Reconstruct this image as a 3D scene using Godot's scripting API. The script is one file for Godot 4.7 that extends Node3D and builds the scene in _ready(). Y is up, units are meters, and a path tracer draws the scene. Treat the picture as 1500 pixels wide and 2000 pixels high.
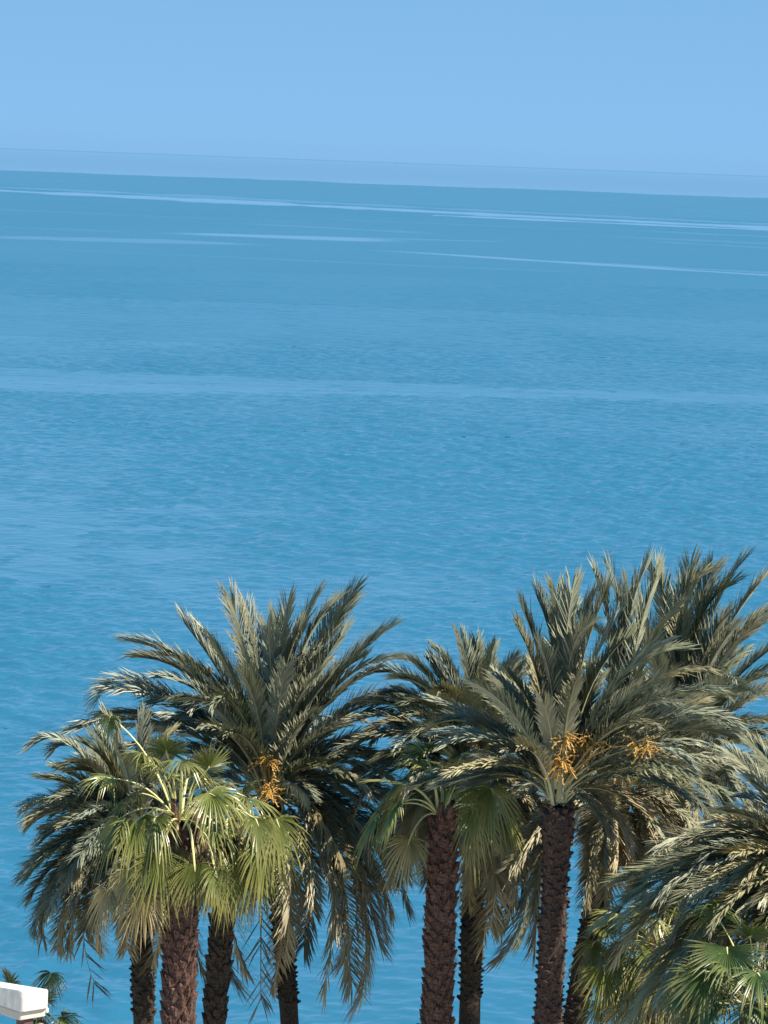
extends Node3D

# A telephoto view from a high balcony over a row of palms on a beach promenade, calm sea and clear sky behind.

const EYE := Vector3(0, 21, 0)
const FOV := 16.3
const PITCH := -5.6
const ROLL := 2.1
const SEA_Y := -1.0

var rng := RandomNumberGenerator.new()
var cam_basis: Basis
var taken := {}
var M := {}
var leaf_base_meshes := []
var boot_meshes := []
var patch_noise := FastNoiseLite.new()
var ripple := FastNoiseLite.new()
var ripple_fine := FastNoiseLite.new()
var chop := FastNoiseLite.new()
var swell := FastNoiseLite.new()

# ---------------------------------------------------------------- helpers

func lin(r: float, g: float, b: float) -> Color:
	return Color(r, g, b).linear_to_srgb()

func spot(px: float, py: float, d: float) -> Vector3:
	# the place d metres out from the balcony that is sighted at px, py of the 1500 x 2000 survey photograph
	var f := 1000.0 / tan(deg_to_rad(FOV * 0.5))
	var ray: Vector3 = cam_basis * Vector3((px - 750.0) / f, (1000.0 - py) / f, -1.0)
	return EYE + ray * (d / -ray.z)

func numbered(called: String) -> String:
	var n: int = taken.get(called, 0)
	taken[called] = n + 1
	return called if n == 0 else "%s_%03d" % [called, n]

func thing(called: String, at: Vector3, label: String, category: String, group := "") -> Node3D:
	var o := Node3D.new()
	o.name = numbered(called)
	add_child(o)
	o.position = at
	o.set_meta("label", label)
	o.set_meta("category", category)
	if group != "":
		o.set_meta("group", group)
	return o

func part(called: String, mesh: Mesh, mat: Material, parent: Node3D, at := Vector3.ZERO) -> MeshInstance3D:
	var o := MeshInstance3D.new()
	o.name = called
	o.mesh = mesh
	if mat:
		o.material_override = mat
	parent.add_child(o, true)
	o.position = at
	return o

func structure(called: String, mesh: Mesh, mat: Material) -> MeshInstance3D:
	var o := part(called, mesh, mat, self)
	o.set_meta("kind", "structure")
	return o

func array_mesh(v: PackedVector3Array, c: PackedColorArray, n := PackedVector3Array(), idx := PackedInt32Array(), uv := PackedVector2Array()) -> ArrayMesh:
	var a := []
	a.resize(Mesh.ARRAY_MAX)
	a[Mesh.ARRAY_VERTEX] = v
	if c.size():
		a[Mesh.ARRAY_COLOR] = c
	if n.size():
		a[Mesh.ARRAY_NORMAL] = n
	if idx.size():
		a[Mesh.ARRAY_INDEX] = idx
	if uv.size():
		a[Mesh.ARRAY_TEX_UV] = uv
	var m := ArrayMesh.new()
	m.add_surface_from_arrays(Mesh.PRIMITIVE_TRIANGLES, a)
	return m

func noise_texture(freq: float, octaves: int, sd: int, size := 512, lo := Color.BLACK, hi := Color.WHITE) -> NoiseTexture2D:
	var n := FastNoiseLite.new()
	n.seed = sd
	n.frequency = freq
	n.fractal_octaves = octaves
	var t := NoiseTexture2D.new()
	t.noise = n
	t.width = size
	t.height = size
	t.seamless = true
	var g := Gradient.new()
	g.set_color(0, lo)
	g.set_color(1, hi)
	t.color_ramp = g
	return t

# ---------------------------------------------------------------- materials

func make_materials() -> void:
	var leaf := StandardMaterial3D.new()
	leaf.vertex_color_use_as_albedo = true
	leaf.roughness = 0.5
	leaf.metallic_specular = 0.5
	leaf.backlight_enabled = true
	leaf.backlight = Color(0.35, 0.36, 0.25)
	leaf.cull_mode = BaseMaterial3D.CULL_DISABLED
	M.leaf = leaf
	var fan := leaf.duplicate()
	fan.roughness = 0.36
	fan.backlight = Color(0.5, 0.52, 0.25)
	M.fan = fan
	var stalk := StandardMaterial3D.new()
	stalk.vertex_color_use_as_albedo = true
	stalk.roughness = 0.5
	M.stalk = stalk
	var fruit := StandardMaterial3D.new()
	fruit.vertex_color_use_as_albedo = true
	fruit.roughness = 0.55
	M.fruit = fruit
	for k in ["red_bark", "brown_bark", "grey_bark"]:
		var b := StandardMaterial3D.new()
		b.vertex_color_use_as_albedo = true
		b.roughness = 0.9
		b.metallic_specular = 0.3
		b.uv1_triplanar = true
		b.uv1_scale = Vector3(1.7, 1.7, 1.7)
		b.albedo_texture = noise_texture(0.02, 4, 31, 512, Color(0.38, 0.36, 0.36), Color(1, 1, 1))
		b.heightmap_enabled = true
		b.heightmap_texture = noise_texture(0.05, 4, 8, 512)
		b.heightmap_scale = 3.0
		b.albedo_color = {"red_bark": lin(0.31, 0.185, 0.15), "brown_bark": lin(0.22, 0.15, 0.128), "grey_bark": lin(0.15, 0.12, 0.095)}[k]
		M[k] = b

# ---------------------------------------------------------------- palms

func tube(pts: Array, radii: Array, sides: int, col: Color, v: PackedVector3Array, c: PackedColorArray, flat := 1.0) -> void:
	var rings := []
	for i in pts.size():
		var t: Vector3 = (pts[mini(i + 1, pts.size() - 1)] - pts[maxi(i - 1, 0)]).normalized()
		var s := t.cross(Vector3.UP)
		s = s.normalized() if s.length() > 0.05 else Vector3.RIGHT
		var n := s.cross(t).normalized()
		var ring := []
		for k in sides:
			var a := TAU * k / sides + 0.3
			ring.append(pts[i] + (s * cos(a) + n * sin(a) * flat) * radii[i])
		rings.append(ring)
	for i in pts.size() - 1:
		for k in sides:
			var k2 := (k + 1) % sides
			for p in [rings[i][k], rings[i + 1][k], rings[i + 1][k2], rings[i][k], rings[i + 1][k2], rings[i][k2]]:
				v.append(p)
				c.append(col)

func curve_point(p0: Vector3, p1: Vector3, p2: Vector3, t: float) -> Vector3:
	return p0.lerp(p1, t).lerp(p1.lerp(p2, t), t)

# One feather frond: stalk curve from the crown heart to tip (relative), leaflets both sides.
func frond(palm: Node3D, at: Vector3, tip_end: Vector3, col: Color, o := {}) -> void:
	var tip := tip_end * (1.0 - 0.36 / tip_end.length())
	var span := tip.length()
	var flat := Vector3(tip.x, 0, tip.z)
	var away := flat.normalized() if flat.length() > 0.02 else Vector3(1, 0, 0)
	var el := asin(clampf(tip.y / span, -1, 1))
	var lift: float = o.get("lift", 0.42)
	var launch := el + (PI / 2 - el) * lift
	var curl: float = o.get("curl", rng.randf_range(0.35, 0.95) * (0.45 if el > 0.85 else 1.0) * (2.0 if rng.randf() < 0.1 else 1.0))
	var p1 := (away * cos(launch) + Vector3.UP * sin(launch)) * span * 0.42
	var fall := el - curl
	var p2 := tip - (away * cos(fall) + Vector3.UP * sin(fall)) * span * 0.3
	var start := away * 0.16 + Vector3(0, rng.randf_range(-0.25, 0.2), 0)
	var n: int = o.get("n", 112 if el > -0.5 else 136)
	var first: float = o.get("first", 0.2)
	var wide: float = o.get("wide", 1.0)
	var vee: float = o.get("vee", rng.randf_range(0.25, 0.75))
	var hang: float = o.get("hang", rng.randf_range(0.15, 0.5))
	var twist := rng.randf_range(-0.5, 0.5)
	var ragged: float = o.get("ragged", 0.06)
	var v := PackedVector3Array()
	var c := PackedColorArray()
	var tipcol := col.lerp(Color(0.30, 0.24, 0.13), 0.25)
	for i in n:
		var t := first + (1.0 - first) * (i + rng.randf() * 0.6) / n
		var p := start.bezier_interpolate(p1, p2, tip, t)
		var tan_ := (start.bezier_interpolate(p1, p2, tip, t + 0.02) - start.bezier_interpolate(p1, p2, tip, t - 0.02)).normalized()
		var side := tan_.cross(Vector3.UP)
		side = side.normalized() if side.length() > 0.08 else away.cross(Vector3.UP).normalized()
		side = side.rotated(tan_, twist * (0.4 + t))
		var up := side.cross(tan_).normalized()
		var u := (t - first) / (1.0 - first)
		var long := 0.66 * wide * (0.6 + 0.42 * sin(clampf(u * 0.66 + 0.12, 0, 1) * PI)) * clampf(span / 3.6, 0.75, 1.1)
		var ang := lerpf(0.72, 0.34, u) + 0.2 * maxf(0.0, -tan_.y)
		for sgn in [-1.0, 1.0]:
			if rng.randf() < ragged:
				continue
			var a := ang * rng.randf_range(0.7, 1.3)
			var w := vee + rng.randf_range(-0.45, 0.45)
			var out: Vector3 = side * sgn * cos(w) + up * sin(w)
			var dir: Vector3 = (tan_ * cos(a) + out * sin(a)).normalized()
			var ll := long * rng.randf_range(0.8, 1.15)
			var half := 0.5 * rng.randf_range(0.030, 0.050) * (0.8 + 0.4 * (1.0 - u))
			var across: Vector3 = dir.cross(up * cos(0.5) + side * sgn * sin(0.5)).normalized() * half
			var droop := hang * rng.randf_range(0.3, 1.4) * (1.0 - 0.75 * absf(tan_.y))
			var mid: Vector3 = p + dir * ll * 0.55 + Vector3.DOWN * ll * 0.08 * droop + Vector3(rng.randf_range(-1, 1), rng.randf_range(-1, 1), rng.randf_range(-1, 1)) * 0.02
			var fin: Vector3 = p + dir * ll * lerpf(1.0, 0.9, droop) + Vector3.DOWN * ll * 0.5 * droop
			var k := col * rng.randf_range(0.72, 1.28)
			var k2 := k.lerp(tipcol, 0.4)
			var root_a: Vector3 = p - across * 0.6
			var root_b: Vector3 = p + across * 0.6
			v.append_array([root_a, mid - across, mid + across, root_a, mid + across, root_b, mid - across, fin, mid + across])
			c.append_array([k, k, k, k, k, k, k, k2, k])
	var leaf := part("frond", array_mesh(v, c), M.leaf, palm, at)
	var sv := PackedVector3Array()
	var sc := PackedColorArray()
	var pts := []
	var radii := []
	for i in 12:
		var t := i / 11.0
		pts.append(start.bezier_interpolate(p1, p2, tip, t))
		radii.append(lerpf(0.052, 0.008, pow(t, 0.6)))
	tube(pts, radii, 4, o.get("stalk", Color(0.27, 0.25, 0.12).lerp(col * 2.0, 0.35)), sv, sc, 0.6)
	part("stalk", array_mesh(sv, sc), M.stalk, leaf)

# One fan leaf: arched petiole from the heart to the hub, pleated blade of joined segments with free drooping tips.
func fan_leaf(palm: Node3D, at: Vector3, hub: Vector3, size: float, col: Color, o := {}) -> void:
	var away := Vector3(hub.x, 0, hub.z)
	away = away.normalized() if away.length() > 0.05 else Vector3(0, 0, 1)
	var span := hub.length()
	var el := asin(clampf(hub.y / span, -1, 1))
	var launch: float = el + (PI / 2 - el) * o.get("lift", 0.4)
	var p1 := (away * cos(launch) + Vector3.UP * sin(launch)) * span * 0.6
	var end_dir := (hub - p1).normalized()
	var axis: Vector3 = (end_dir + Vector3.DOWN * o.get("nod", 0.5)).normalized()
	if o.has("axis"):
		axis = (o.axis as Vector3).normalized()
	var s := axis.cross(Vector3.UP)
	s = s.normalized() if s.length() > 0.1 else away.cross(Vector3.UP).normalized()
	s = s.rotated(axis, o.get("roll", rng.randf_range(-0.5, 0.5)))
	var nrm := s.cross(axis).normalized()
	var v := PackedVector3Array()
	var c := PackedColorArray()
	var segs: int = o.get("segs", 34)
	var spread: float = o.get("spread", 2.0)
	var droop: float = o.get("droop", 0.6)
	var fold: float = o.get("fold", 0.28)
	var rows := [0.04, 0.24, 0.44, 0.72, 1.0]
	var gap := 2.0 * spread / segs
	for i in segs:
		var phi := -spread + gap * (i + 0.5)
		var rr := size * (0.72 + 0.28 * cos(phi * 0.8)) * rng.randf_range(0.9, 1.08)
		var lag := droop * rng.randf_range(0.6, 1.5)
		var k := col * rng.randf_range(0.8, 1.2)
		var sway := rng.randf_range(-0.12, 0.12)
		var lines := []
		for r in rows:
			var loose := clampf((r - 0.4) / 0.6, 0, 1)
			var line := []
			for e in [-1.0, 0.0, 1.0]:
				var half := gap * 0.5 * (1.0 - loose * loose) * minf(1.0, 0.58 / r)
				var f: float = phi + half * e + sway * loose
				var q: Vector3 = hub + (axis * cos(f) + s * sin(f)) * rr * r
				q += nrm * (absf(sin(phi * 0.5)) * fold * rr * r)
				q += nrm * ((0.014 if e == 0.0 else -0.014) * size * minf(r * 3.0, 1.0) * (1.0 - loose))
				q += Vector3.DOWN * lag * rr * pow(r, 2.4)
				line.append(q)
			lines.append(line)
		for r in rows.size() - 1:
			var ka := k if r < 3 else k.lerp(Color(0.34, 0.27, 0.11), 0.2)
			var kb := k if r < 2 else k.lerp(Color(0.34, 0.27, 0.11), 0.25)
			for e in 2:
				v.append_array([lines[r][e], lines[r + 1][e], lines[r + 1][e + 1], lines[r][e], lines[r + 1][e + 1], lines[r][e + 1]])
				c.append_array([ka, kb, kb, ka, kb, ka])
	var leaf := part("fan_leaf", array_mesh(v, c), M.fan, palm, at)
	var pts := []
	var radii := []
	for i in 9:
		var t := i / 8.0
		pts.append(curve_point(away * 0.12, p1, hub, t))
		radii.append(lerpf(0.04, 0.018, t))
	pts.append(hub + axis * size * 0.18 + nrm * 0.012)
	radii.append(0.006)
	var sv := PackedVector3Array()
	var sc := PackedColorArray()
	tube(pts, radii, 5, o.get("stalk", Color(0.5, 0.5, 0.22)), sv, sc, 0.55)
	part("petiole", array_mesh(sv, sc), M.stalk, leaf)

func fruit_cluster(palm: Node3D, at: Vector3, reach: Vector3, strands: int, col: Color) -> void:
	var v := PackedVector3Array()
	var c := PackedColorArray()
	var p1 := reach * 0.45 + Vector3.UP * 0.35 * reach.length()
	var pts := []
	for i in 6:
		pts.append(curve_point(Vector3.ZERO, p1, reach, i / 5.0))
	tube(pts, [0.035, 0.033, 0.03, 0.027, 0.024, 0.02], 5, col, v, c, 0.5)
	for i in strands:
		var from: Vector3 = curve_point(Vector3.ZERO, p1, reach, rng.randf_range(0.55 if reach.length() < 1.6 else 0.86, 1.0))
		var side := Vector3(rng.randf_range(-1, 1), rng.randf_range(-0.3, 1.0), rng.randf_range(-1, 1)).normalized()
		var far := from + side * rng.randf_range(0.15, 0.42) + Vector3.DOWN * rng.randf_range(0.0, 0.28)
		var m := from.lerp(far, 0.55) + Vector3.UP * 0.06
		var k := col.lerp(Color(0.5, 0.34, 0.1), rng.randf() * 0.7) * rng.randf_range(0.6, 1.3)
		tube([from, m, far], [0.011, 0.011, 0.008], 3, k, v, c)
		for j in 3:
			var b := m.lerp(far, j / 2.0) + Vector3(rng.randf_range(-0.02, 0.02), 0, rng.randf_range(-0.02, 0.02))
			tube([b + Vector3.UP * 0.018, b, b + Vector3.DOWN * 0.02], [0.004, 0.02, 0.004], 4, k, v, c)
	part("fruit_cluster", array_mesh(v, c), M.fruit, palm, at)

# Overlapping stubs of cut leaf stalks: a small wedge, several worn variants.
func make_stubs() -> void:
	for kind in 2:
		for j in 8:
			var w := (0.075 if kind == 0 else 0.085) * rng.randf_range(0.85, 1.15)
			var h := (0.065 if kind == 0 else 0.16) * rng.randf_range(0.85, 1.2)
			var d := (0.055 if kind == 0 else 0.07) * rng.randf_range(0.8, 1.25)
			var lean := rng.randf_range(-0.02, 0.02)
			var base := [Vector3(0, -h, -0.03), Vector3(w, 0, -0.03), Vector3(0, h * 0.9, -0.03), Vector3(-w, 0, -0.03)]
			var top := [Vector3(lean, h * 0.1, d * 0.75), Vector3(w * 0.62 + lean, h * 0.42, d), Vector3(lean, h * 0.75, d * 0.9), Vector3(-w * 0.62 + lean, h * 0.42, d)]
			if kind == 1:
				top = [Vector3(lean, -h * 0.2, d * 0.5), Vector3(w * 0.4 + lean, h * 0.9, d), Vector3(lean, h * 0.65, d * 0.75), Vector3(-w * 0.4 + lean, h * 0.95, d * 1.1)]
			var st := SurfaceTool.new()
			st.begin(Mesh.PRIMITIVE_TRIANGLES)
			st.set_smooth_group(-1)
			st.set_color(Color.WHITE * rng.randf_range(0.7, 1.25))
			for k in 4:
				var k2 := (k + 1) % 4
				for p in [base[k], top[k], top[k2], base[k], top[k2], base[k2]]:
					st.add_vertex(p)
			st.set_color(Color(1.4, 1.3, 1.25) * rng.randf_range(0.7, 2.0))
			for p in [top[0], top[2], top[1], top[0], top[3], top[2]]:
				st.add_vertex(p)
			st.generate_normals()
			(leaf_base_meshes if kind == 0 else boot_meshes).append(st.commit())

func trunk(palm: Node3D, top: Vector3, r0: float, r1: float, mat: Material, kind: String, shown := 4.6, bulge := 0.0) -> void:
	var v := PackedVector3Array()
	var c := PackedColorArray()
	var idx := PackedInt32Array()
	var sides := 20
	var rows := 44
	for i in rows + 1:
		var t := i / float(rows)
		var mid := top * t + Vector3(sin(t * 2.6) * 0.06, 0, 0)
		var r := lerpf(r0, r1, t) * (1.0 + 0.03 * sin(t * 31.0 + r0 * 90.0) + 0.03 * sin(t * 13.0 + r0 * 50.0)) * (1.0 - 0.55 * smoothstep(0.97, 1.0, t)) + bulge * exp(-pow((t - 0.96) / 0.05, 2))
		for k in sides:
			var a := TAU * k / sides
			var rr := r * (1.0 + 0.05 * ripple.get_noise_3d(k * 3.0, i * 2.0, r0 * 100.0))
			v.append(mid + Vector3(cos(a), 0, sin(a)) * rr)
			c.append(Color.WHITE * rng.randf_range(0.75, 1.1))
	for i in rows:
		for k in sides:
			var k2 := (k + 1) % sides
			var a := i * sides + k
			var b := i * sides + k2
			idx.append_array([a, a + sides, b + sides, a, b + sides, b])
	var st := SurfaceTool.new()
	st.create_from_arrays(array_mesh(v, c, PackedVector3Array(), idx).surface_get_arrays(0))
	st.generate_normals()
	var o := part("trunk", st.commit(), mat, palm)
	var step := 0.021 if kind == "leaf_base" else 0.0215
	var count := mini(285, int(shown / step))
	var meshes := leaf_base_meshes if kind == "leaf_base" else boot_meshes
	for i in count:
		var y := top.y - 0.02 - step * i + rng.randf_range(-0.02, 0.02)
		var t := y / top.y
		var a := i * 2.39996 + rng.randf_range(-0.12, 0.12)
		var r := lerpf(r0, r1, t) * 0.98 + bulge * exp(-pow((t - 0.96) / 0.05, 2))
		var mid := top * t + Vector3(sin(t * 2.6) * 0.06, 0, 0)
		var outw := Vector3(cos(a), 0, sin(a))
		var stub := part(kind, meshes[rng.randi() % 8], mat, o)
		var b := Basis(Vector3.UP.cross(outw), Vector3.UP, outw).rotated(outw, rng.randf_range(-0.25, 0.25))
		stub.transform = Transform3D(b.scaled(Vector3(rng.randf_range(0.75, 1.4), rng.randf_range(0.7, 1.5), rng.randf_range(0.6, 1.6))), mid + outw * (r if i > 13 else r * 0.8))
		if i < 14:
			stub.scale *= Vector3(1.3, 2.2, 1.5)

const DATE := Color(0.222, 0.24, 0.172)
const TAN := Color(0.42, 0.32, 0.18)

# fronds differ: silvery, olive or yellowing
func tone(base: Color) -> Color:
	return base.lerp([Color(0.19, 0.225, 0.19), Color(0.28, 0.24, 0.12), Color(0.15, 0.165, 0.085), Color(0.27, 0.27, 0.19)][rng.randi() % 4], rng.randf_range(0.0, 0.85)) * rng.randf_range(0.8, 1.2)

# tips: [px, py, metres towards the viewer, optional settings]
func date_palm(label: String, heart: Vector2, d: float, foot: float, tips: Array, fill: int, reach: float, o := {}) -> Node3D:
	var top := spot(heart.x, heart.y, d)
	var foot_at := spot(foot, 2000, d)
	var up := (top.y - 0.0) / (top.y - foot_at.y)
	var lower := top + (foot_at - top) * up
	lower = Vector3(lower.x, 0.0, -d)
	var palm := thing("date_palm", lower, label, "palm tree", "date palms along the shore")
	var here := top - lower
	trunk(palm, here - Vector3(0, 0.25, 0), o.get("r0", 0.27), o.get("r1", 0.24), o.get("bark", M.brown_bark), "leaf_base", o.get("shown", 5.0), o.get("bulge", 0.05))
	var base: Color = o.get("col", DATE)
	for t in tips:
		var tip: Vector3 = spot(t[0], t[1], d - t[2]) - top
		var opt: Dictionary = t[3] if t.size() > 3 else {}
		var col := tone(base)
		if opt.has("dry"):
			col = col.lerp(TAN, opt.dry)
		frond(palm, here, tip, col, opt)
	for i in fill:
		var az := i * 2.39996 + rng.randf_range(-0.3, 0.3)
		var u := (i + 0.5) / fill
		var el := lerpf(1.3, o.get("low", -0.95), pow(u, 0.9)) + rng.randf_range(-0.12, 0.12)
		var len := reach * rng.randf_range(0.8, 1.02) * (1.0 if el > -0.3 else 0.86)
		var tip := Vector3(cos(az) * cos(el), sin(el), sin(az) * cos(el)) * len
		if o.get("open", false) and el < 1.15 and el > -0.35 and sin(az) > 0.6:
			continue
		var col := tone(base)
		if u > 0.72 and el < -0.2:
			col = col.lerp(TAN, rng.randf_range(0.1, 0.5))
		frond(palm, here, tip, col)
	for f in o.get("fruit", []):
		var fp: Vector3 = spot(f[0], f[1], d - f[2]) - top
		fruit_cluster(palm, here, fp, 40, Color(0.36, 0.185, 0.035))
	return palm

const FAN := Color(0.125, 0.148, 0.038)

# leaves: [hub px, hub py, metres towards the viewer, size, settings]
func fan_palm(label: String, heart: Vector2, d: float, foot: float, leaves: Array, fill: int, skirt: int, o := {}) -> Node3D:
	var top := spot(heart.x, heart.y, d)
	var foot_at := spot(foot, 2000, d)
	var up := top.y / (top.y - foot_at.y)
	var lower := top + (foot_at - top) * up
	lower = Vector3(lower.x, 0.0, -d)
	var palm := thing("fan_palm", lower, label, "palm tree", "fan palms along the shore")
	var here := top - lower
	trunk(palm, here - Vector3(0, 0.1, 0), o.get("r0", 0.34), o.get("r1", 0.29), o.get("bark", M.red_bark), "leaf_boot", o.get("shown", 5.2), 0.0)
	var base: Color = o.get("col", FAN)
	for l in leaves:
		var hub: Vector3 = spot(l[0], l[1], d - l[2]) - top
		var opt: Dictionary = l[4] if l.size() > 4 else {}
		var col := base * rng.randf_range(0.85, 1.2)
		if opt.has("dry"):
			col = col.lerp(TAN, opt.dry)
		fan_leaf(palm, here, hub, l[3] * o.get("scale", 1.0), col, opt)
	var size: float = o.get("size", 1.0)
	for i in fill:
		var az := i * 2.39996 + rng.randf_range(-0.3, 0.3)
		var u := (i + 0.5) / fill
		var el := lerpf(1.25, o.get("low", -0.6), u) + rng.randf_range(-0.1, 0.1)
		var hub := Vector3(cos(az) * cos(el), sin(el), sin(az) * cos(el)) * rng.randf_range(0.85, 1.2) * size
		fan_leaf(palm, here, hub, size * rng.randf_range(0.8, 1.05), base * rng.randf_range(0.8, 1.25), {"nod": lerpf(0.0, 0.9, u), "droop": lerpf(0.35, 0.85, u)})
	for i in skirt:
		var az := i * 2.39996 + rng.randf_range(-0.3, 0.3)
		var hub := Vector3(cos(az) * 0.55, rng.randf_range(-0.75, -0.4), sin(az) * 0.55) * size
		fan_leaf(palm, here, hub, size * rng.randf_range(0.5, 0.75), base.lerp(TAN * 0.7, rng.randf_range(0.5, 0.95)), {"nod": 2.4, "droop": 0.8, "fold": 0.1, "spread": 1.4, "lift": 0.3, "stalk": Color(0.34, 0.24, 0.12)})
	return palm

# ---------------------------------------------------------------- the sea

func sea_height(x: float, z: float, fine: float) -> float:
	var gust := clampf(0.74 + 0.75 * patch_noise.get_noise_2d(x * 0.6, z * 0.25) + 0.35 * patch_noise.get_noise_2d(x * 2.5 + 300.0, z * 1.1), 0.3, 1.25)
	# a slick of calm water lies across, about 340 m out
	var wob := 5.0 * patch_noise.get_noise_2d(x * 2.0, 77.0) + 5.0 * patch_noise.get_noise_2d(x * 14.0, z * 5.0)
	var near_edge := lerpf(324.0, 344.0, smoothstep(-40.0, 20.0, x)) + wob
	var far_edge := 358.0 + wob * 0.8
	var dd := -z
	var slick := smoothstep(near_edge - 3.0, near_edge + 3.0, dd) * (1.0 - smoothstep(far_edge - 2.5, far_edge + 2.5, dd))
	# and a ragged calm patch nearer the shore
	var pn := patch_noise.get_noise_2d(x * 9.0 + 40.0, z * 4.5)
	var calm := smoothstep(0.0, 0.5, 0.95 + pn * 1.4 - sqrt(pow((x + 22.0) / 12.0, 2) + pow((dd - 203.0) / 28.0, 2)))
	var amp := gust * (1.0 - 0.93 * slick * clampf(0.92 + 0.8 * patch_noise.get_noise_2d(x * 3.0 + 500.0, z * 22.0), 0.0, 1.0)) * (1.0 - 0.7 * calm)
	var y := 0.055 * swell.get_noise_2d(x * 0.7, z) + (0.15 + 0.09 * (1.0 - smoothstep(120.0, 260.0, dd))) * 1.0 * amp * chop.get_noise_2d(x * 0.8, z * 0.7)
	var far_off := 1.0 - 0.2 * smoothstep(180.0, 330.0, dd) - 0.8 * smoothstep(330.0, 620.0, dd)
	if far_off > 0.0:
		y += amp * far_off * 0.13 * ripple.get_noise_2d(x, z * 0.75)
	if dd < 300.0:
		y += amp * (1.0 - smoothstep(170.0, 300.0, dd)) * 0.05 * ripple_fine.get_noise_2d(x * 0.8, z * 0.9)
	return y

func sea_grid(mesh: ArrayMesh, half: float, z0: float, z1: float, cx: float, cz: float, fine: float, mat: Material, drop: float) -> void:
	var nx := int(2.0 * half / cx)
	var nz := int((z0 - z1) / cz)
	var h := PackedFloat32Array()
	h.resize((nx + 1) * (nz + 1))
	var v := PackedVector3Array()
	v.resize(h.size())
	var n := PackedVector3Array()
	n.resize(h.size())
	for j in nz + 1:
		var z := z0 - (z0 - z1) * j / nz
		for i in nx + 1:
			var x := -half + 2.0 * half * i / nx
			var y := sea_height(x, z, fine)
			h[j * (nx + 1) + i] = y
			v[j * (nx + 1) + i] = Vector3(x, SEA_Y + y - drop, z)
	var sx := 2.0 * half / nx
	var sz := (z0 - z1) / nz
	var idx := PackedInt32Array()
	idx.resize(nx * nz * 6)
	var w := 0
	for j in nz + 1:
		for i in nx + 1:
			var q := j * (nx + 1) + i
			var l := h[q - 1] if i > 0 else h[q]
			var r := h[q + 1] if i < nx else h[q]
			var b := h[q - nx - 1] if j > 0 else h[q]
			var f := h[q + nx + 1] if j < nz else h[q]
			n[q] = Vector3(-(r - l) / (2.0 * sx), 1.0, (f - b) / (2.0 * sz)).normalized()
			if i < nx and j < nz:
				for k in [q, q + nx + 1, q + nx + 2, q, q + nx + 2, q + 1]:
					idx[w] = k
					w += 1
	var a := []
	a.resize(Mesh.ARRAY_MAX)
	a[Mesh.ARRAY_VERTEX] = v
	a[Mesh.ARRAY_NORMAL] = n
	a[Mesh.ARRAY_INDEX] = idx
	mesh.add_surface_from_arrays(Mesh.PRIMITIVE_TRIANGLES, a)
	mesh.surface_set_material(mesh.get_surface_count() - 1, mat)

func sheet(mesh: ArrayMesh, x0: float, x1: float, z0: float, z1: float, y: float, mat: Material, uv_box := Rect2()) -> void:
	var v := PackedVector3Array([Vector3(x0, y, z0), Vector3(x0, y, z1), Vector3(x1, y, z1), Vector3(x1, y, z0)])
	var a := []
	a.resize(Mesh.ARRAY_MAX)
	a[Mesh.ARRAY_VERTEX] = v
	a[Mesh.ARRAY_NORMAL] = PackedVector3Array([Vector3.UP, Vector3.UP, Vector3.UP, Vector3.UP])
	if uv_box.size.x > 0:
		var uv := PackedVector2Array()
		for p in v:
			uv.append(Vector2((p.x - uv_box.position.x) / uv_box.size.x, (-p.z - uv_box.position.y) / uv_box.size.y))
		a[Mesh.ARRAY_TEX_UV] = uv
	a[Mesh.ARRAY_INDEX] = PackedInt32Array([0, 1, 2, 0, 2, 3])
	mesh.add_surface_from_arrays(Mesh.PRIMITIVE_TRIANGLES, a)
	mesh.surface_set_material(mesh.get_surface_count() - 1, mat)

func water(col: Color, rough: float) -> StandardMaterial3D:
	var m := StandardMaterial3D.new()
	m.albedo_color = col
	m.roughness = rough
	m.metallic_specular = 0.5
	return m

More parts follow.
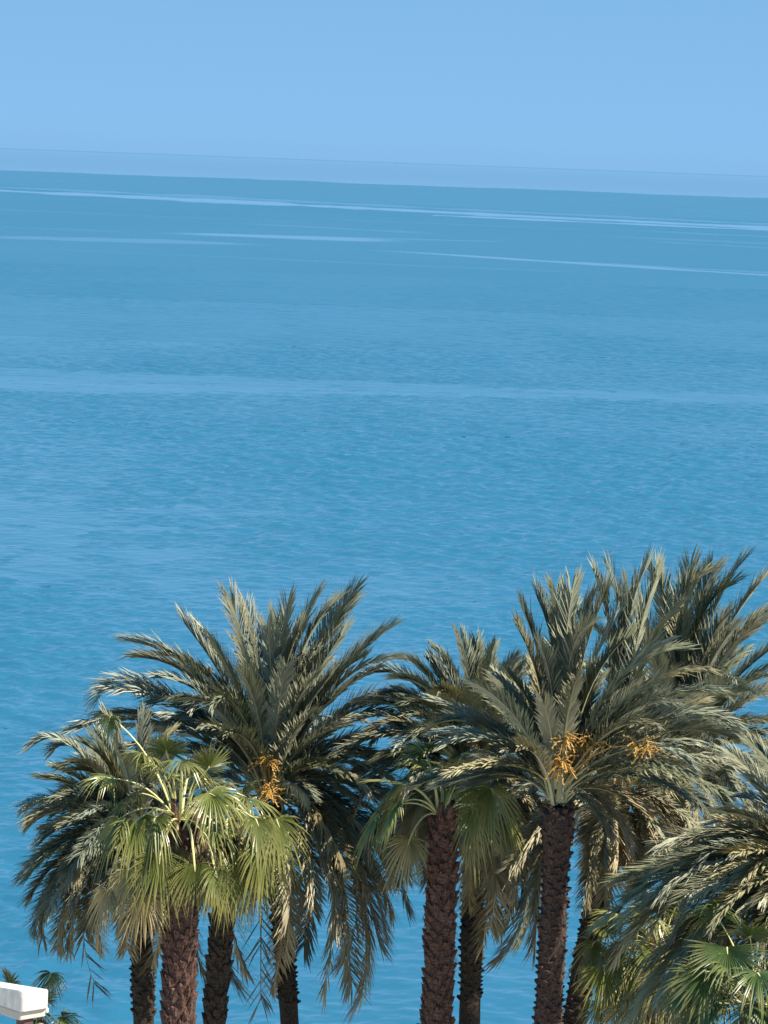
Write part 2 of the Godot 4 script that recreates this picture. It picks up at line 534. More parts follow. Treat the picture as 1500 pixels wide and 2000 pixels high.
# How ruffled the open sea is, over a square of it: wind ruffles most of it, calm slicks lie across in long streaks.
# A pixel is about 1 m across the view and 1.6 m along it.
const FAR_X := 1000.0
const FAR_Z0 := 690.0
const FAR_Z1 := 3966.0
func far_roughness() -> ImageTexture:
	var wd := 512
	var ht := 2048
	var im := Image.create(wd, ht, false, Image.FORMAT_RGB8)
	# streaks: x from, x to, distance at those ends, thickness there, calmness
	var streaks := [
		[-240.0, 240.0, 1860.0, 1440.0, 70.0, 90.0, 0.85], [-240.0, 240.0, 2010.0, 1560.0, 60.0, 60.0, 0.55],
		[20.0, 260.0, 1520.0, 1400.0, 25.0, 55.0, 1.0], [60.0, 260.0, 1330.0, 1260.0, 20.0, 30.0, 0.5],
		[-60.0, 22.0, 1180.0, 1120.0, 14.0, 22.0, 0.45], [-75.0, 12.0, 985.0, 1005.0, 16.0, 34.0, 0.75],
		[-40.0, 42.0, 1012.0, 1040.0, 12.0, 8.0, 0.5], [-120.0, -20.0, 870.0, 905.0, 14.0, 26.0, 0.55],
		[-20.0, 110.0, 905.0, 770.0, 12.0, 26.0, 0.75], [30.0, 110.0, 860.0, 800.0, 8.0, 14.0, 0.5],
		[70.0, 130.0, 1130.0, 1080.0, 10.0, 18.0, 0.4], [-140.0, -60.0, 1010.0, 980.0, 8.0, 18.0, 0.3], [-200.0, 0.0, 1290.0, 1240.0, 24.0, 16.0, 0.3], [40.0, 210.0, 1190.0, 1140.0, 26.0, 20.0, 0.35], [-110.0, 60.0, 790.0, 765.0, 6.0, 10.0, 0.3], [-60.0, 90.0, 1330.0, 1290.0, 14.0, 16.0, 0.3],
	]
	for j in ht:
		var d := FAR_Z0 + (FAR_Z1 - FAR_Z0) * (j + 0.5) / ht
		for i in wd:
			var x := -FAR_X * 0.5 + FAR_X * (i + 0.5) / wd
			var wob := patch_noise.get_noise_2d(x * 0.35, d * 0.05)
			var calm := 0.10 + 0.16 * patch_noise.get_noise_2d(x * 0.25 + 900.0, d * 0.12)
			for s in streaks:
				var u: float = (x - s[0]) / (s[1] - s[0])
				if u < -0.02 or u > 1.02:
					continue
				var mid: float = lerpf(s[2], s[3], u) + wob * 14.0
				var thick: float = lerpf(s[4], s[5], u) * (1.0 + wob * 0.8) * (1.0 + 0.8 * patch_noise.get_noise_2d(x * 1.3 + 50.0 * s[2], d * 0.02))
				var taper := smoothstep(0.0, 0.3, u) * (1.0 - smoothstep(0.75, 1.0, u)) if s[1] - s[0] < 230.0 else 1.0
				calm = maxf(calm, s[6] * taper * (1.0 - smoothstep(thick * 0.45, thick * 1.0, absf(d - mid))))
			# beyond about 3.4 km it is calm
			var bank := smoothstep(3300.0, 3520.0, d + wob * 180.0)
			calm = maxf(calm, 0.86 * bank)
			var belt := smoothstep(0.0, 130.0, d - lerpf(2010.0, 1560.0, clampf((x + 240.0) / 480.0, 0.0, 1.0)) + wob * 60.0) * (1.0 - bank)
			var r := lerpf(0.35 - 0.09 * belt, 0.015, clampf(calm * (1.0 - 0.6 * belt * (1.0 - smoothstep(0.3, 0.6, calm))), 0.0, 1.0))
			im.set_pixel(i, j, Color(r, r, r))
	return ImageTexture.create_from_image(im)

func build_sea() -> void:
	# one colour of water throughout; only how calm or ruffled it is differs
	var body := lin(0.021, 0.116, 0.2)
	var mesh := ArrayMesh.new()
	# z from, z to, half width, cell across, cell along, roughness left to ripples too small to build
	for g in [[84.0, 135.0, 24.0, 0.25, 0.13, 0.07, body], [135.0, 180.0, 28.0, 0.27, 0.15, 0.08, body], [180.0, 290.0, 42.0, 0.42, 0.22, 0.10, body], [290.0, 343.0, 50.0, 0.5, 0.26, 0.14, body], [343.0, 420.0, 56.0, 0.55, 0.3, 0.17, body], [420.0, 540.0, 74.0, 0.8, 0.5, 0.23, body], [540.0, 690.0, 92.0, 1.0, 0.75, 0.29, body]]:
		sea_grid(mesh, g[2], -g[0] + 0.3, -g[1], g[3], g[4], 1.0, water(g[6], g[5]), 0.0)
	var far := water(body, 1.0)
	far.roughness_texture = far_roughness()
	far.texture_repeat = false
	sheet(mesh, -FAR_X * 0.5, FAR_X * 0.5, -FAR_Z0, -FAR_Z1, SEA_Y, far, Rect2(-FAR_X * 0.5, FAR_Z0, FAR_X, FAR_Z1 - FAR_Z0))
	sheet(mesh, -60000, 60000, -FAR_Z1, -42000, SEA_Y, water(body, 0.06))
	sheet(mesh, -60000, 60000, -42000, -110000, SEA_Y, water(body, 0.11))
	var plain := water(body, 0.3)
	for s in [-1.0, 1.0]:
		for r in [[24.0, -84.0, -135.0], [28.0, -135.0, -180.0], [42.0, -180.0, -290.0], [50.0, -290.0, -343.0], [56.0, -343.0, -420.0], [74.0, -420.0, -540.0], [92.0, -540.0, -FAR_Z0], [FAR_X * 0.5, -FAR_Z0, -FAR_Z1]]:
			sheet(mesh, minf(s * r[0], s * 60000.0), maxf(s * r[0], s * 60000.0), r[1], r[2], SEA_Y, plain)
	structure("sea", mesh, null)

# ---------------------------------------------------------------- ground and shelter

func build_ground() -> void:
	var paving := StandardMaterial3D.new()
	paving.albedo_color = lin(0.52, 0.48, 0.41)
	paving.albedo_texture = noise_texture(0.03, 5, 4, 512, Color(0.8, 0.8, 0.8), Color(1, 1, 1))
	paving.uv1_triplanar = true
	paving.uv1_scale = Vector3(0.2, 0.2, 0.2)
	paving.roughness = 0.9
	var m := ArrayMesh.new()
	sheet(m, -6000, 6000, 4000, -79, 0.0, paving)
	structure("promenade", m, null)
	var sand := StandardMaterial3D.new()
	sand.albedo_color = lin(0.5, 0.42, 0.31)
	sand.roughness = 0.95
	sand.albedo_texture = noise_texture(0.05, 5, 5, 512, Color(0.75, 0.75, 0.75), Color(1, 1, 1))
	sand.uv1_triplanar = true
	sand.uv1_scale = Vector3(0.3, 0.3, 0.3)
	var v := PackedVector3Array([Vector3(-6000, -0.02, -78.9), Vector3(-6000, -1.6, -89), Vector3(6000, -1.6, -89), Vector3(6000, -0.02, -78.9)])
	structure("beach", array_mesh(v, PackedColorArray(), PackedVector3Array(), PackedInt32Array([0, 1, 2, 0, 2, 3])), sand)

func rounded_box(size: Vector3, r: float, fall := 0.0) -> ArrayMesh:
	# a box with rounded upright edges and a chamfered rim
	var outline := []
	for q in 4:
		var cx := (size.x * 0.5 - r) * (1.0 if q in [0, 3] else -1.0)
		var cz := (size.z * 0.5 - r) * (1.0 if q in [0, 1] else -1.0)
		for k in 5:
			var a := q * PI / 2 + k * PI / 8
			outline.append([Vector3(cx, 0, cz), Vector3(cos(a), 0, sin(a))])
	var st := SurfaceTool.new()
	st.begin(Mesh.PRIMITIVE_TRIANGLES)
	var levels := [[0.0, r - 0.015], [0.015, r], [size.y - 0.03, r], [size.y - 0.008, r - 0.01], [size.y, r - 0.035]]
	var n := outline.size()
	for j in levels.size() - 1:
		for k in n:
			var k2 := (k + 1) % n
			var a: Vector3 = outline[k][0] + outline[k][1] * levels[j][1] + Vector3.UP * levels[j][0]
			var b: Vector3 = outline[k][0] + outline[k][1] * levels[j + 1][1] + Vector3.UP * levels[j + 1][0]
			var c: Vector3 = outline[k2][0] + outline[k2][1] * levels[j + 1][1] + Vector3.UP * levels[j + 1][0]
			var d: Vector3 = outline[k2][0] + outline[k2][1] * levels[j][1] + Vector3.UP * levels[j][0]
			st.set_smooth_group(j)
			for p in [a, c, b, a, d, c]:
				st.add_vertex(p - Vector3.UP * (fall * (size.x * 0.5 - p.x + size.z * 0.5 - p.z) if p.y > size.y * 0.5 else 0.0))
	for e in [[0, 1.0], [levels.size() - 1, -1.0]]:
		st.set_smooth_group(20 + e[0])
		for k in n:
			var k2 := (k + 1) % n
			var a: Vector3 = outline[k][0] + outline[k][1] * levels[e[0]][1] + Vector3.UP * levels[e[0]][0]
			var b: Vector3 = outline[k2][0] + outline[k2][1] * levels[e[0]][1] + Vector3.UP * levels[e[0]][0]
			for p in ([Vector3(0, a.y, 0), b, a] if e[1] > 0 else [Vector3(0, a.y, 0), a, b]):
				st.add_vertex(p - Vector3.UP * (fall * (size.x * 0.5 - p.x + size.z * 0.5 - p.z) if p.y > size.y * 0.5 else 0.0))
	st.generate_normals()
	return st.commit()

func build_shelter() -> void:
	var d := 62.0
	var corner := spot(42, 1978, d)
	var turn := deg_to_rad(-48.0)
	var size := Vector3(1.5, 0.4, 0.62)
	var white := StandardMaterial3D.new()
	white.albedo_color = lin(0.8, 0.8, 0.78)
	white.roughness = 0.5
	white.uv1_triplanar = true
	white.uv1_scale = Vector3(1.3, 0.5, 1.3)
	white.albedo_texture = noise_texture(0.02, 5, 12, 256, Color(0.82, 0.8, 0.77), Color(1, 1, 1))
	var dark := StandardMaterial3D.new()
	dark.albedo_color = lin(0.09, 0.05, 0.05)
	dark.roughness = 0.7
	var beige := StandardMaterial3D.new()
	beige.albedo_color = lin(0.5, 0.47, 0.42)
	beige.roughness = 0.7
	var b := Basis(Vector3.UP, turn)
	# the near upright corner of the hood is its local (+x, +z) corner
	var mid := corner - b * Vector3(size.x * 0.5, 0, size.z * 0.5)
	var o := thing("beach_shelter", Vector3(mid.x, 0, mid.z), "white box-shaped shelter roof on a dark post at the bottom left corner", "shelter")
	o.rotation.y = turn
	part("roof_hood", rounded_box(size, 0.1, 0.1), white, o, Vector3(0, corner.y, 0))
	part("lower_trim", rounded_box(Vector3(1.36, 0.16, 0.58), 0.05), beige, o, Vector3(0, corner.y - 0.163, 0))
	part("post", rounded_box(Vector3(0.24, corner.y - 0.166, 0.24), 0.045), dark, o, Vector3(0.5, 0, 0.05))
	part("bracket", rounded_box(Vector3(0.07, 0.1, 0.07), 0.036), white, o, Vector3(0.66, corner.y - 0.105, -0.31))

# ---------------------------------------------------------------- all

func _ready() -> void:
	rng.seed = 20240611
	# camera
	var cam := Camera3D.new()
	cam.name = "camera"
	cam.fov = FOV
	cam.near = 0.5
	cam.far = 130000.0
	add_child(cam)
	cam.position = EYE
	cam_basis = Basis(Vector3.RIGHT, deg_to_rad(PITCH)) * Basis(Vector3.BACK, deg_to_rad(ROLL))
	cam.basis = cam_basis
	cam.current = true
	# sky
	var sky_mat := ProceduralSkyMaterial.new()
	sky_mat.sky_horizon_color = lin(0.130, 0.266, 0.435)
	sky_mat.sky_top_color = lin(0.012, 0.13, 0.275)
	sky_mat.sky_curve = 0.17
	sky_mat.ground_horizon_color = lin(0.130, 0.266, 0.435)
	sky_mat.ground_bottom_color = lin(0.05, 0.1, 0.15)
	sky_mat.sun_angle_max = 2.0
	var sky := Sky.new()
	sky.sky_material = sky_mat
	var env := Environment.new()
	env.background_mode = Environment.BG_SKY
	env.sky = sky
	env.tonemap_mode = Environment.TONE_MAPPER_LINEAR
	env.tonemap_exposure = 2.0
	env.sdfgi_enabled = true
	env.ssao_enabled = true
	env.ssil_enabled = true
	var we := WorldEnvironment.new()
	we.environment = env
	add_child(we)
	# sun: high, from the right and a little beyond the trees
	var sun := DirectionalLight3D.new()
	sun.name = "sun"
	sun.light_energy = 1.6
	sun.light_color = Color(1.0, 0.955, 0.88)
	sun.light_angular_distance = 0.5
	sun.shadow_enabled = true
	add_child(sun)
	sun.look_at_from_position(Vector3(0.66, 0.9, 0.28), Vector3.ZERO, Vector3.UP)

	for q in [[patch_noise, 1, 0.02, 3], [ripple, 2, 0.9, 2], [ripple_fine, 3, 2.1, 1], [chop, 4, 0.3, 2], [swell, 5, 0.06, 2]]:
		var n: FastNoiseLite = q[0]
		n.noise_type = FastNoiseLite.TYPE_SIMPLEX_SMOOTH
		n.seed = q[1]
		n.frequency = q[2]
		n.fractal_octaves = q[3]

	build_sea()
	build_ground()
	make_materials()
	make_stubs()
	build_palms()
	build_shelter()

func build_palms() -> void:
	# ---- left group
	date_palm("tall left date palm with upright fronds and orange fruit stalks, behind the fan palms", Vector2(527, 1545), 73.0, 562, [
		[445, 1142, -0.6], [478, 1160, -0.9], [565, 1152, -0.5], [622, 1138, -0.8], [655, 1150, 0.2], [702, 1128, -0.4], [690, 1150, -1.0], [772, 1205, 0.2], [745, 1225, -1.0], [800, 1262, 0.3],
		[740, 1290, 0.9], [345, 1188, -0.4], [380, 1200, -1.2], [238, 1228, -0.2], [255, 1260, 0.6], [290, 1300, 0.8], [165, 1345, -0.4], [195, 1320, 0.3], [180, 1380, 0.6], [400, 1350, 1.6],
		[470, 1290, 1.2], [560, 1280, 1.3], [620, 1300, 1.4], [690, 1400, 1.2], [640, 1380, 1.9], [760, 1470, 0.4], [715, 1560, 1.0], [740, 1420, -0.6],
		[785, 1800, 0.2, {"hang": 0.8, "dry": 0.35}], [745, 1760, 0.7, {"hang": 0.7, "dry": 0.35}], [716, 1985, 0.5, {"hang": 0.9, "wide": 1.1, "dry": 0.35}], [690, 1900, -0.3, {"hang": 0.8, "dry": 0.35}], [640, 1975, 0.1, {"hang": 0.6, "ragged": 0.5, "dry": 0.3}],
		[770, 1840, -0.6], [600, 1880, -0.6], [455, 1955, -0.2, {"hang": 0.5, "dry": 0.35}], [478, 1935, 0.3, {"hang": 0.6, "dry": 0.35}], [535, 1960, 0.5, {"hang": 0.8, "dry": 0.35}], [508, 1985, -0.4, {"ragged": 0.85, "dry": 0.4}],
		[700, 1640, 0.9], [660, 1700, 1.2], [800, 1400, 0.6], [780, 1560, 0.2], [770, 1640, 0.5], [740, 1700, 1.0], [820, 1340, -0.5], [680, 1500, 1.7], [620, 1560, 2.0], [300, 1420, 1.2], [230, 1440, 0.4], [330, 1340, 1.5], [120, 1410, 0.1], [200, 1400, -0.5], [260, 1370, -0.2], [310, 1250, 0.2], [350, 1280, 0.6], [240, 1320, -0.7], [410, 1230, 0.4], [430, 1420, 2.2], [380, 1400, 1.8], [520, 1200, 0.4], [590, 1200, 0.5], [540, 1180, -1.1], [680, 1210, 0.5], [720, 1260, 0.7], [660, 1290, 1.0], [760, 1870, 0.8, {"dry": 0.3}], [670, 1840, 1.3, {"dry": 0.35}], [620, 1800, 1.4, {"dry": 0.3}], [700, 1950, 1.0, {"dry": 0.4}], [385, 1930, 0.0, {"dry": 0.4}], [560, 1900, 1.2, {"dry": 0.4}], [790, 1730, -0.3], [830, 1420, 0.2, {"dry": 0.2}], [840, 1500, 0.5], [820, 1580, 0.0, {"dry": 0.2}], [800, 1650, 0.8, {"dry": 0.3}], [790, 1480, 1.1], [745, 1540, 1.6, {"dry": 0.2}], [700, 1720, 1.7, {"dry": 0.3}],
	], 52, 3.5, {"low": -0.6, "open": true, "fruit": [[522, 1488, 1.0], [528, 1560, 1.3]], "bark": M.grey_bark, "r0": 0.2, "r1": 0.19, "shown": 4.2})
	date_palm("leftmost date palm with fronds sweeping left over the water, behind the front fan palm", Vector2(268, 1640), 71.0, 276, [
		[45, 1428, 0.0], [80, 1440, -0.7], [22, 1562, 0.1], [60, 1500, 0.7], [50, 1640, 0.5], [12, 1722, 0.0], [30, 1690, -0.8], [42, 1832, 0.1], [70, 1790, 0.8], [95, 1870, 0.3, {"dry": 0.3}],
		[150, 1425, 0.6], [200, 1365, -0.4], [120, 1880, -0.6], [185, 1880, 0.2, {"dry": 0.5}], [245, 1890, 0.7, {"dry": 0.3}], [300, 1920, 0.3, {"dry": 0.3}], [100, 1600, 1.2], [110, 1720, 1.3], [180, 1960, -0.4, {"ragged": 0.9, "dry": 0.3}],
		[25, 1600, -0.5], [40, 1690, 0.9], [30, 1770, 0.5], [60, 1850, -0.3], [150, 1850, 0.9], [90, 1540, 1.0], [130, 1480, 0.9], [90, 1480, 0.2], [200, 1800, 1.2], [160, 1640, 1.7], [120, 1780, 1.0],
		[280, 1370, -0.8], [340, 1400, -0.9], [400, 1480, -1.0],
	], 46, 2.7, {"bark": M.grey_bark, "r0": 0.23, "r1": 0.21, "shown": 3.4})
	fan_palm("front left fan palm with red-brown trunk and big drooping bright green fans", Vector2(352, 1600), 66.0, 342, [
		[232, 1600, 0.7, 0.95, {"axis": Vector3(-0.45, -0.8, 0.4)}], [312, 1672, 1.0, 0.95, {"axis": Vector3(0, -1, 0.25)}], [265, 1605, 0.9, 0.8, {"axis": Vector3(0.1, -0.9, 0.4)}],
		[500, 1600, 0.7, 0.9, {"axis": Vector3(0.35, -0.9, 0.3)}], [470, 1585, 0.3, 0.9, {"axis": Vector3(0.7, -0.6, 0.1)}], [408, 1500, 0.4, 0.72, {"axis": Vector3(0.1, 1, 0.35), "droop": 0.1, "roll": 0.2}],
		[325, 1470, 0.3, 0.7, {"axis": Vector3(-0.1, 1, 0.3), "droop": 0.35}], [285, 1480, 0.3, 0.85, {"axis": Vector3(-0.7, 0.5, 0.3)}], [215, 1520, -0.1, 0.85, {"axis": Vector3(-0.9, 0.2, 0.3)}],
		[420, 1700, 0.9, 0.75, {"axis": Vector3(0.3, -1, 0.3)}], [380, 1690, 1.0, 0.75, {"axis": Vector3(0.1, -1, 0.2)}], [215, 1400, -0.5, 0.5, {"axis": Vector3(-0.1, -1, 0.3)}], [355, 1490, 0.9, 0.8, {"axis": Vector3(0.1, 0.3, 0.9), "droop": 0.7}],
		[250, 1700, 0.5, 0.9, {"axis": Vector3(-0.3, -1, 0.2), "dry": 0.4}], [210, 1740, 0.2, 0.8, {"axis": Vector3(-0.25, -1, 0.2), "dry": 0.75}], [280, 1750, 0.3, 0.75, {"axis": Vector3(0.0, -1, 0.2), "dry": 0.85}],
	], 7, 11, {"r0": 0.30, "r1": 0.27, "low": 0.1, "scale": 0.87, "size": 0.9})
	fan_palm("slimmer fan palm with a dark trunk just right of the red-brown front fan palm", Vector2(442, 1640), 69.0, 412, [
		[540, 1600, 0.5, 0.95, {"axis": Vector3(0.35, -0.9, 0.3)}], [515, 1650, 0.8, 0.9, {"axis": Vector3(0.2, -1, 0.2)}], [455, 1690, 0.9, 0.8, {"axis": Vector3(0.0, -1, 0.2)}], [400, 1640, 0.7, 0.8, {"axis": Vector3(-0.2, -1, 0.3)}],
		[480, 1560, 0.7, 0.85, {"axis": Vector3(0.5, 0.1, 0.6)}],
	], 14, 8, {"r0": 0.21, "r1": 0.19, "bark": M.grey_bark, "size": 0.85, "shown": 3.6})
	# ---- middle group
	date_palm("middle date palm behind the rough red trunk, fronds arching left and right", Vector2(925, 1500), 72.5, 912, [
		[897, 1212, -0.3], [930, 1225, -0.8], [965, 1240, -0.2], [1010, 1270, -0.5], [845, 1240, -0.9], [800, 1268, 0.2], [760, 1300, 0.7], [735, 1330, -0.2], [770, 1370, 1.0], [700, 1410, 0.4], [670, 1440, -0.4],
		[650, 1520, 0.4], [690, 1560, 0.8], [720, 1470, 1.2], [850, 1330, 1.6], [920, 1330, 1.8], [985, 1360, 1.2], [1040, 1350, 0.0],
		[1012, 1800, 0.3, {"hang": 0.8}], [985, 1850, 0.7, {"hang": 0.8, "dry": 0.2}], [945, 1880, 0.8, {"dry": 0.3}], [1045, 1720, 0.4], [1030, 1860, -0.6], [800, 1700, 0.4], [830, 1760, 0.6], [780, 1800, -0.2], [860, 1900, -0.7],
		[800, 1610, 0.8], [740, 1690, -0.3], [650, 1400, 0.2], [690, 1350, -0.5], [710, 1290, 0.1], [665, 1590, 0.3], [690, 1680, 0.4, {"dry": 0.3}], [740, 1750, 0.6, {"dry": 0.3}], [760, 1560, 1.4, {"dry": 0.2}], [780, 1480, 1.9, {"dry": 0.2}], [990, 1300, 0.6], [950, 1290, 1.0], [860, 1270, 0.3], [640, 1460, 0.8], [720, 1620, 0.5], [760, 1440, 1.6], [830, 1420, 2.0], [1060, 1640, 0.6], [1020, 1700, 0.9], [960, 1800, 1.0], [870, 1840, 0.3], [1000, 1760, 0.9, {"dry": 0.35}], [960, 1850, 0.9, {"dry": 0.35}], [915, 1800, 1.1, {"dry": 0.2}], [1035, 1650, 0.9, {"dry": 0.3}], [1030, 1780, 0.2], [990, 1900, 0.3, {"dry": 0.2}], [820, 1680, 0.9], [780, 1740, 0.3], [700, 1660, 0.0],
	], 50, 3.0, {"bark": M.grey_bark, "r0": 0.23, "r1": 0.21, "shown": 4.6})
	fan_palm("middle fan palm with a rough red trunk and yellow-green fans on its left", Vector2(864, 1590), 68.0, 846, [
		[765, 1530, 0.6, 0.75, {"axis": Vector3(-0.9, 0.25, 0.4), "spread": 2.6, "droop": 0.2}], [775, 1570, 0.7, 0.85, {"axis": Vector3(-0.5, -0.8, 0.3)}], [740, 1590, 0.3, 0.8, {"axis": Vector3(-0.6, -0.8, 0.2)}], [800, 1640, 0.5, 0.7, {"axis": Vector3(-0.2, -1, 0.2), "dry": 0.4}],
		[960, 1540, 0.4, 0.9, {"axis": Vector3(0.3, -0.9, 0.4)}], [930, 1580, 0.7, 0.8, {"axis": Vector3(0.2, -1, 0.2)}], [985, 1590, 0.0, 0.8, {"axis": Vector3(0.4, -0.9, 0.1)}], [915, 1620, 0.2, 0.7, {"axis": Vector3(0.25, -1, 0.1), "dry": 0.6}],
		[900, 1480, -0.3, 0.8], [830, 1470, -0.3, 0.8],
	], 6, 0, {"r0": 0.275, "r1": 0.25, "size": 0.85, "shown": 5.6, "low": 0.5})
	# ---- right group
	date_palm("tall right date palm with a dark notched trunk and upright pale fronds over orange fruit", Vector2(1088, 1550), 67.0, 1064, [
		[1018, 1160, 0.0, {"first": 0.3}], [1045, 1130, -0.4, {"first": 0.3}], [1005, 1195, 0.5, {"first": 0.3}], [1085, 1130, -0.3, {"first": 0.3}], [1120, 1122, 0.3, {"first": 0.3}], [1165, 1130, -0.2, {"first": 0.3}], [1190, 1128, 0.4, {"first": 0.3}],
		[1150, 1190, 0.8, {"first": 0.35}], [1210, 1180, -0.6], [1240, 1210, 0.2], [1310, 1225, 0.3], [1340, 1240, -0.4], [1395, 1285, 0.4], [1420, 1330, 0.8], [1340, 1350, 1.2], [1300, 1400, 1.5],
		[1460, 1400, 0.2], [1500, 1500, 0.2, {"hang": 0.7}], [1480, 1440, 0.9], [1440, 1540, 0.9, {"hang": 0.7}], [1380, 1500, 1.5],
		[930, 1420, 0.3, {"dry": 0.2}], [905, 1390, -0.3], [915, 1470, 0.5], [945, 1340, 0.2], [970, 1300, -0.5], [890, 1530, 0.3], [1000, 1440, 1.6, {"dry": 0.2}], [1060, 1350, 1.3], [1130, 1300, 1.6],
		[1285, 1590, 0.5, {"dry": 0.65}], [1215, 1640, 0.5, {"dry": 0.5}], [1250, 1660, -0.3, {"dry": 0.8}],
	], 44, 3.3, {"low": -0.02, "open": true, "fruit": [[1105, 1440, 0.6], [1165, 1450, 0.6], [1098, 1490, 0.7], [1272, 1466, 1.5]], "r0": 0.255, "r1": 0.245, "bulge": 0.05, "shown": 5.2})
	date_palm("date palm leaning right behind the dark notched trunk, with dead hanging fronds", Vector2(1195, 1560), 70.0, 1112, [
		[1165, 1095, -0.4], [1192, 1078, 0.0], [1230, 1120, -0.8], [1265, 1075, -0.2], [1290, 1090, 0.4], [1320, 1160, 0.0], [1280, 1640, 0.4, {"dry": 0.9}], [1230, 1720, 0.3, {"dry": 0.8, "ragged": 0.4}], [1200, 1760, 0.4, {"dry": 0.6, "ragged": 0.5}],
		[1170, 1720, 0.5, {"dry": 0.6, "ragged": 0.4}], [1300, 1660, 0.6, {"dry": 0.8}], [1330, 1600, 0.6, {"dry": 0.5}], [1380, 1560, 0.5], [1410, 1480, 0.5], [1150, 1710, 0.8, {"dry": 0.6}], [1180, 1790, 0.9, {"dry": 0.5}], [1140, 1650, 0.8, {"dry": 0.6}], [1210, 1700, 1.3, {"dry": 0.75}], [1245, 1770, 1.0, {"dry": 0.5}], [1290, 1720, 0.9, {"dry": 0.5}], [1060, 1760, -0.3], [1040, 1850, -0.2, {"hang": 0.8}], [1030, 1880, -0.6],
	], 30, 3.2, {"bark": M.grey_bark, "r0": 0.22, "r1": 0.24, "shown": 4.6, "bulge": 0.08, "fruit": [[1278, 1462, 2.3], [1265, 1470, 2.1]]})
	date_palm("rearmost right date palm with the highest spear-like fronds near the right edge", Vector2(1318, 1500), 75.0, 1300, [
		[1350, 1075, -0.3], [1372, 1090, 0.2], [1395, 1085, -0.5], [1455, 1070, 0.0], [1440, 1110, 0.5], [1500, 1105, -0.2], [1530, 1160, 0.3], [1545, 1230, 0.2], [1560, 1300, 0.6], [1490, 1190, 0.9], [1420, 1180, 1.0], [1280, 1085, -0.7], [1240, 1150, -0.5],
		[1570, 1390, 0.6], [1580, 1470, 0.9], [1560, 1560, 0.8], [1500, 1600, 0.9], [1440, 1640, 0.6], [1380, 1400, 1.6], [1440, 1340, 1.5], [1500, 1330, 1.3], [1500, 1420, 1.5],
	], 50, 4.0, {"bark": M.grey_bark, "r0": 0.24, "r1": 0.22, "shown": 4.6})
	date_palm("near date palm at the right edge whose fronds arch into view, heart out of frame", Vector2(1610, 1735), 64.0, 1600, [
		[1298, 1650, 0.2, {"lift": 0.5, "dry": 0.35}], [1330, 1610, -0.4], [1310, 1630, 0.6, {"lift": 0.55, "dry": 0.3}], [1360, 1590, 0.3, {"dry": 0.3}], [1225, 1775, 0.2, {"hang": 0.8, "lift": 0.55}], [1260, 1740, 0.6, {"hang": 0.8, "lift": 0.5}], [1290, 1820, 0.5, {"lift": 0.5}], [1320, 1900, 0.7, {"lift": 0.5, "dry": 0.2}], [1280, 1860, -0.5], [1360, 1950, 0.4, {"dry": 0.4}],
		[1190, 1790, 0.0], [1200, 1850, -0.4], [1240, 1900, 0.3], [1260, 1960, 0.6], [1150, 1800, -0.5], [1170, 1880, -0.8], [1220, 1980, 0.0], [1290, 1990, 0.4, {"dry": 0.3}], [1440, 1960, 1.6], [1500, 1960, 1.6], [1470, 1760, 1.7], [1180, 1720, -0.9], [1330, 1990, 0.9], [1400, 1990, 1.2], [1330, 1740, 1.4], [1280, 1680, 0.9],
		[1240, 1820, -0.3], [1210, 1730, -0.6], [1260, 1690, -0.2], [1340, 1680, 0.6], [1300, 1760, 1.0], [1350, 1840, 1.2], [1400, 1900, 1.2], [1420, 1640, 0.6], [1380, 1620, -0.8], [1300, 1940, 0.0, {"dry": 0.4}], [1430, 1700, 1.4], [1460, 1850, 1.5],
		[1400, 1560, -0.3], [1450, 1500, -0.5], [1500, 1440, -0.2], [1380, 1700, 1.0], [1420, 1780, 1.4],
	], 40, 3.4, {"col": Color(0.25, 0.26, 0.16), "shown": 2.0})
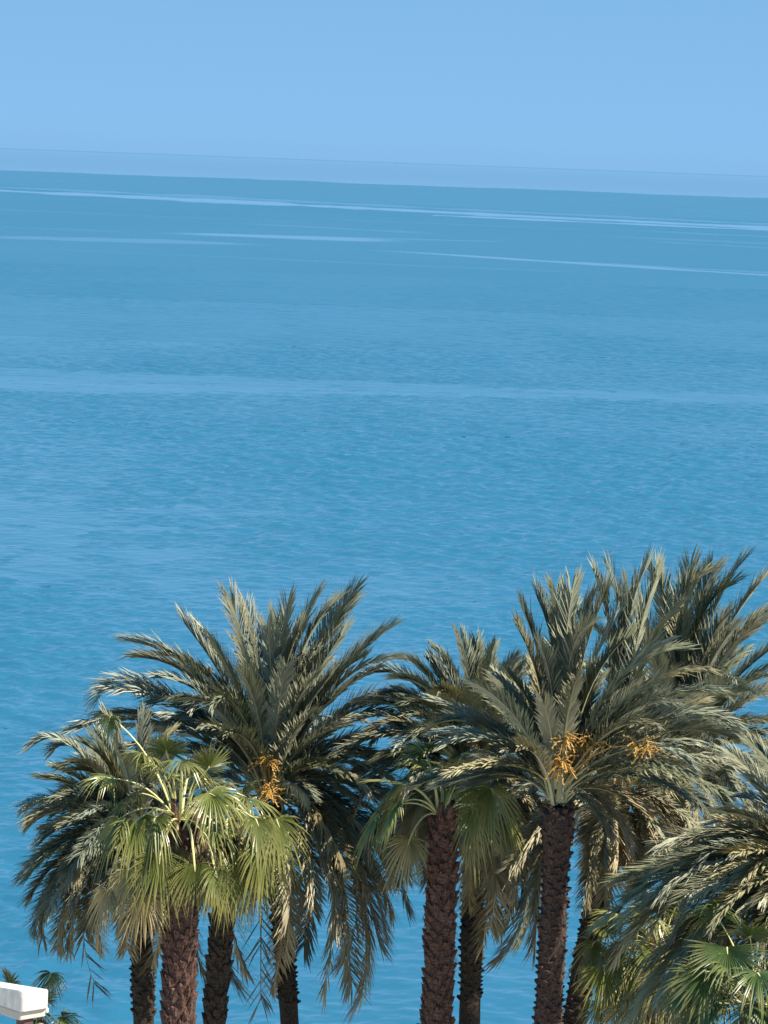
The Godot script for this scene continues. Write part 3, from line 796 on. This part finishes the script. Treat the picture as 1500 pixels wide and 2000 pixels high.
	fan_palm("low right fan palm with folded leaves and orange dead skirt", Vector2(1290, 1850), 69.0, 1284, [
		[1215, 1790, 0.4, 0.75, {"axis": Vector3(-0.6, 0.25, 0.4), "droop": 0.3}], [1235, 1870, 0.6, 0.9, {"axis": Vector3(-0.5, -0.7, 0.4)}], [1215, 1850, 0.2, 0.9, {"axis": Vector3(-0.8, -0.5, 0.2)}], [1250, 1920, 0.7, 0.8, {"axis": Vector3(-0.3, -0.9, 0.3)}],
		[1200, 1930, 0.3, 0.7, {"axis": Vector3(-0.2, -1, 0.2), "dry": 0.6}], [1185, 1800, 0.5, 0.6, {"axis": Vector3(0.2, -0.6, 0.6), "droop": 0.1, "spread": 1.5}], [1180, 1890, 0.6, 0.75, {"axis": Vector3(0.1, -0.9, 0.5), "droop": 0.3}], [1290, 1900, 1.0, 0.85, {"axis": Vector3(0.1, -0.9, 0.4), "dry": 0.3}], [1320, 1840, 0.8, 0.8, {"axis": Vector3(0.5, -0.4, 0.6)}], [1160, 1840, 0.2, 0.7, {"axis": Vector3(-0.3, -0.9, 0.3)}], [1230, 1960, 0.8, 0.7, {"axis": Vector3(-0.1, -1, 0.3), "dry": 0.5}], [1170, 1960, 0.0, 0.6, {"axis": Vector3(-0.2, -1, 0.2)}], [1260, 1790, 0.7, 0.8, {"axis": Vector3(-0.2, 0.3, 0.8)}], [1300, 1780, -0.3, 0.8], [1360, 1800, 0.0, 0.9], [1330, 1900, 0.9, 0.8, {"dry": 0.6}],
	], 12, 8, {"size": 0.9, "shown": 2.0})
	fan_palm("near fan palm in the bottom right corner with broad glossy dark green leaves", Vector2(1480, 1985), 62.0, 1476, [
		[1420, 1850, 0.4, 0.95, {"axis": Vector3(0.0, -0.6, 0.8), "droop": 0.1, "spread": 1.7, "roll": 0.0}], [1380, 1900, 0.6, 0.85, {"axis": Vector3(-0.3, -0.9, 0.5), "droop": 0.2}], [1465, 1830, 0.0, 0.85, {"axis": Vector3(0.5, 0.5, 0.5), "droop": 0.2}], [1395, 1960, 0.7, 0.8, {"axis": Vector3(-0.5, -0.8, 0.4)}],
		[1350, 1930, 0.1, 0.8, {"axis": Vector3(-0.8, -0.5, 0.2)}], [1400, 1790, -0.3, 0.8, {"axis": Vector3(-0.4, 0.7, 0.3)}], [1480, 1900, 1.0, 0.8, {"axis": Vector3(0.2, -0.3, 0.9)}],
	], 16, 6, {"size": 1.0, "shown": 1.0, "col": Color(0.06, 0.1, 0.03)})
	# ---- bottom left, behind the white shelter
	fan_palm("small fan palm behind the white shelter roof, only leaf tops showing", Vector2(62, 2010), 66.0, 60, [
		[22, 1925, 0.0, 0.55, {"axis": Vector3(-0.2, 1, 0.2), "droop": 0.2}], [85, 1935, 0.2, 0.55, {"axis": Vector3(0.6, 0.9, 0.2), "droop": 0.3}], [5, 1930, -0.2, 0.5, {"axis": Vector3(-0.7, 0.5, 0.2)}], [120, 1985, 0.2, 0.55, {"axis": Vector3(0.9, -0.1, 0.2)}], [100, 1900, -0.2, 0.45, {"axis": Vector3(-0.2, -0.9, 0.3)}],
	], 6, 3, {"size": 0.6, "shown": 1.0, "r0": 0.2, "r1": 0.18})
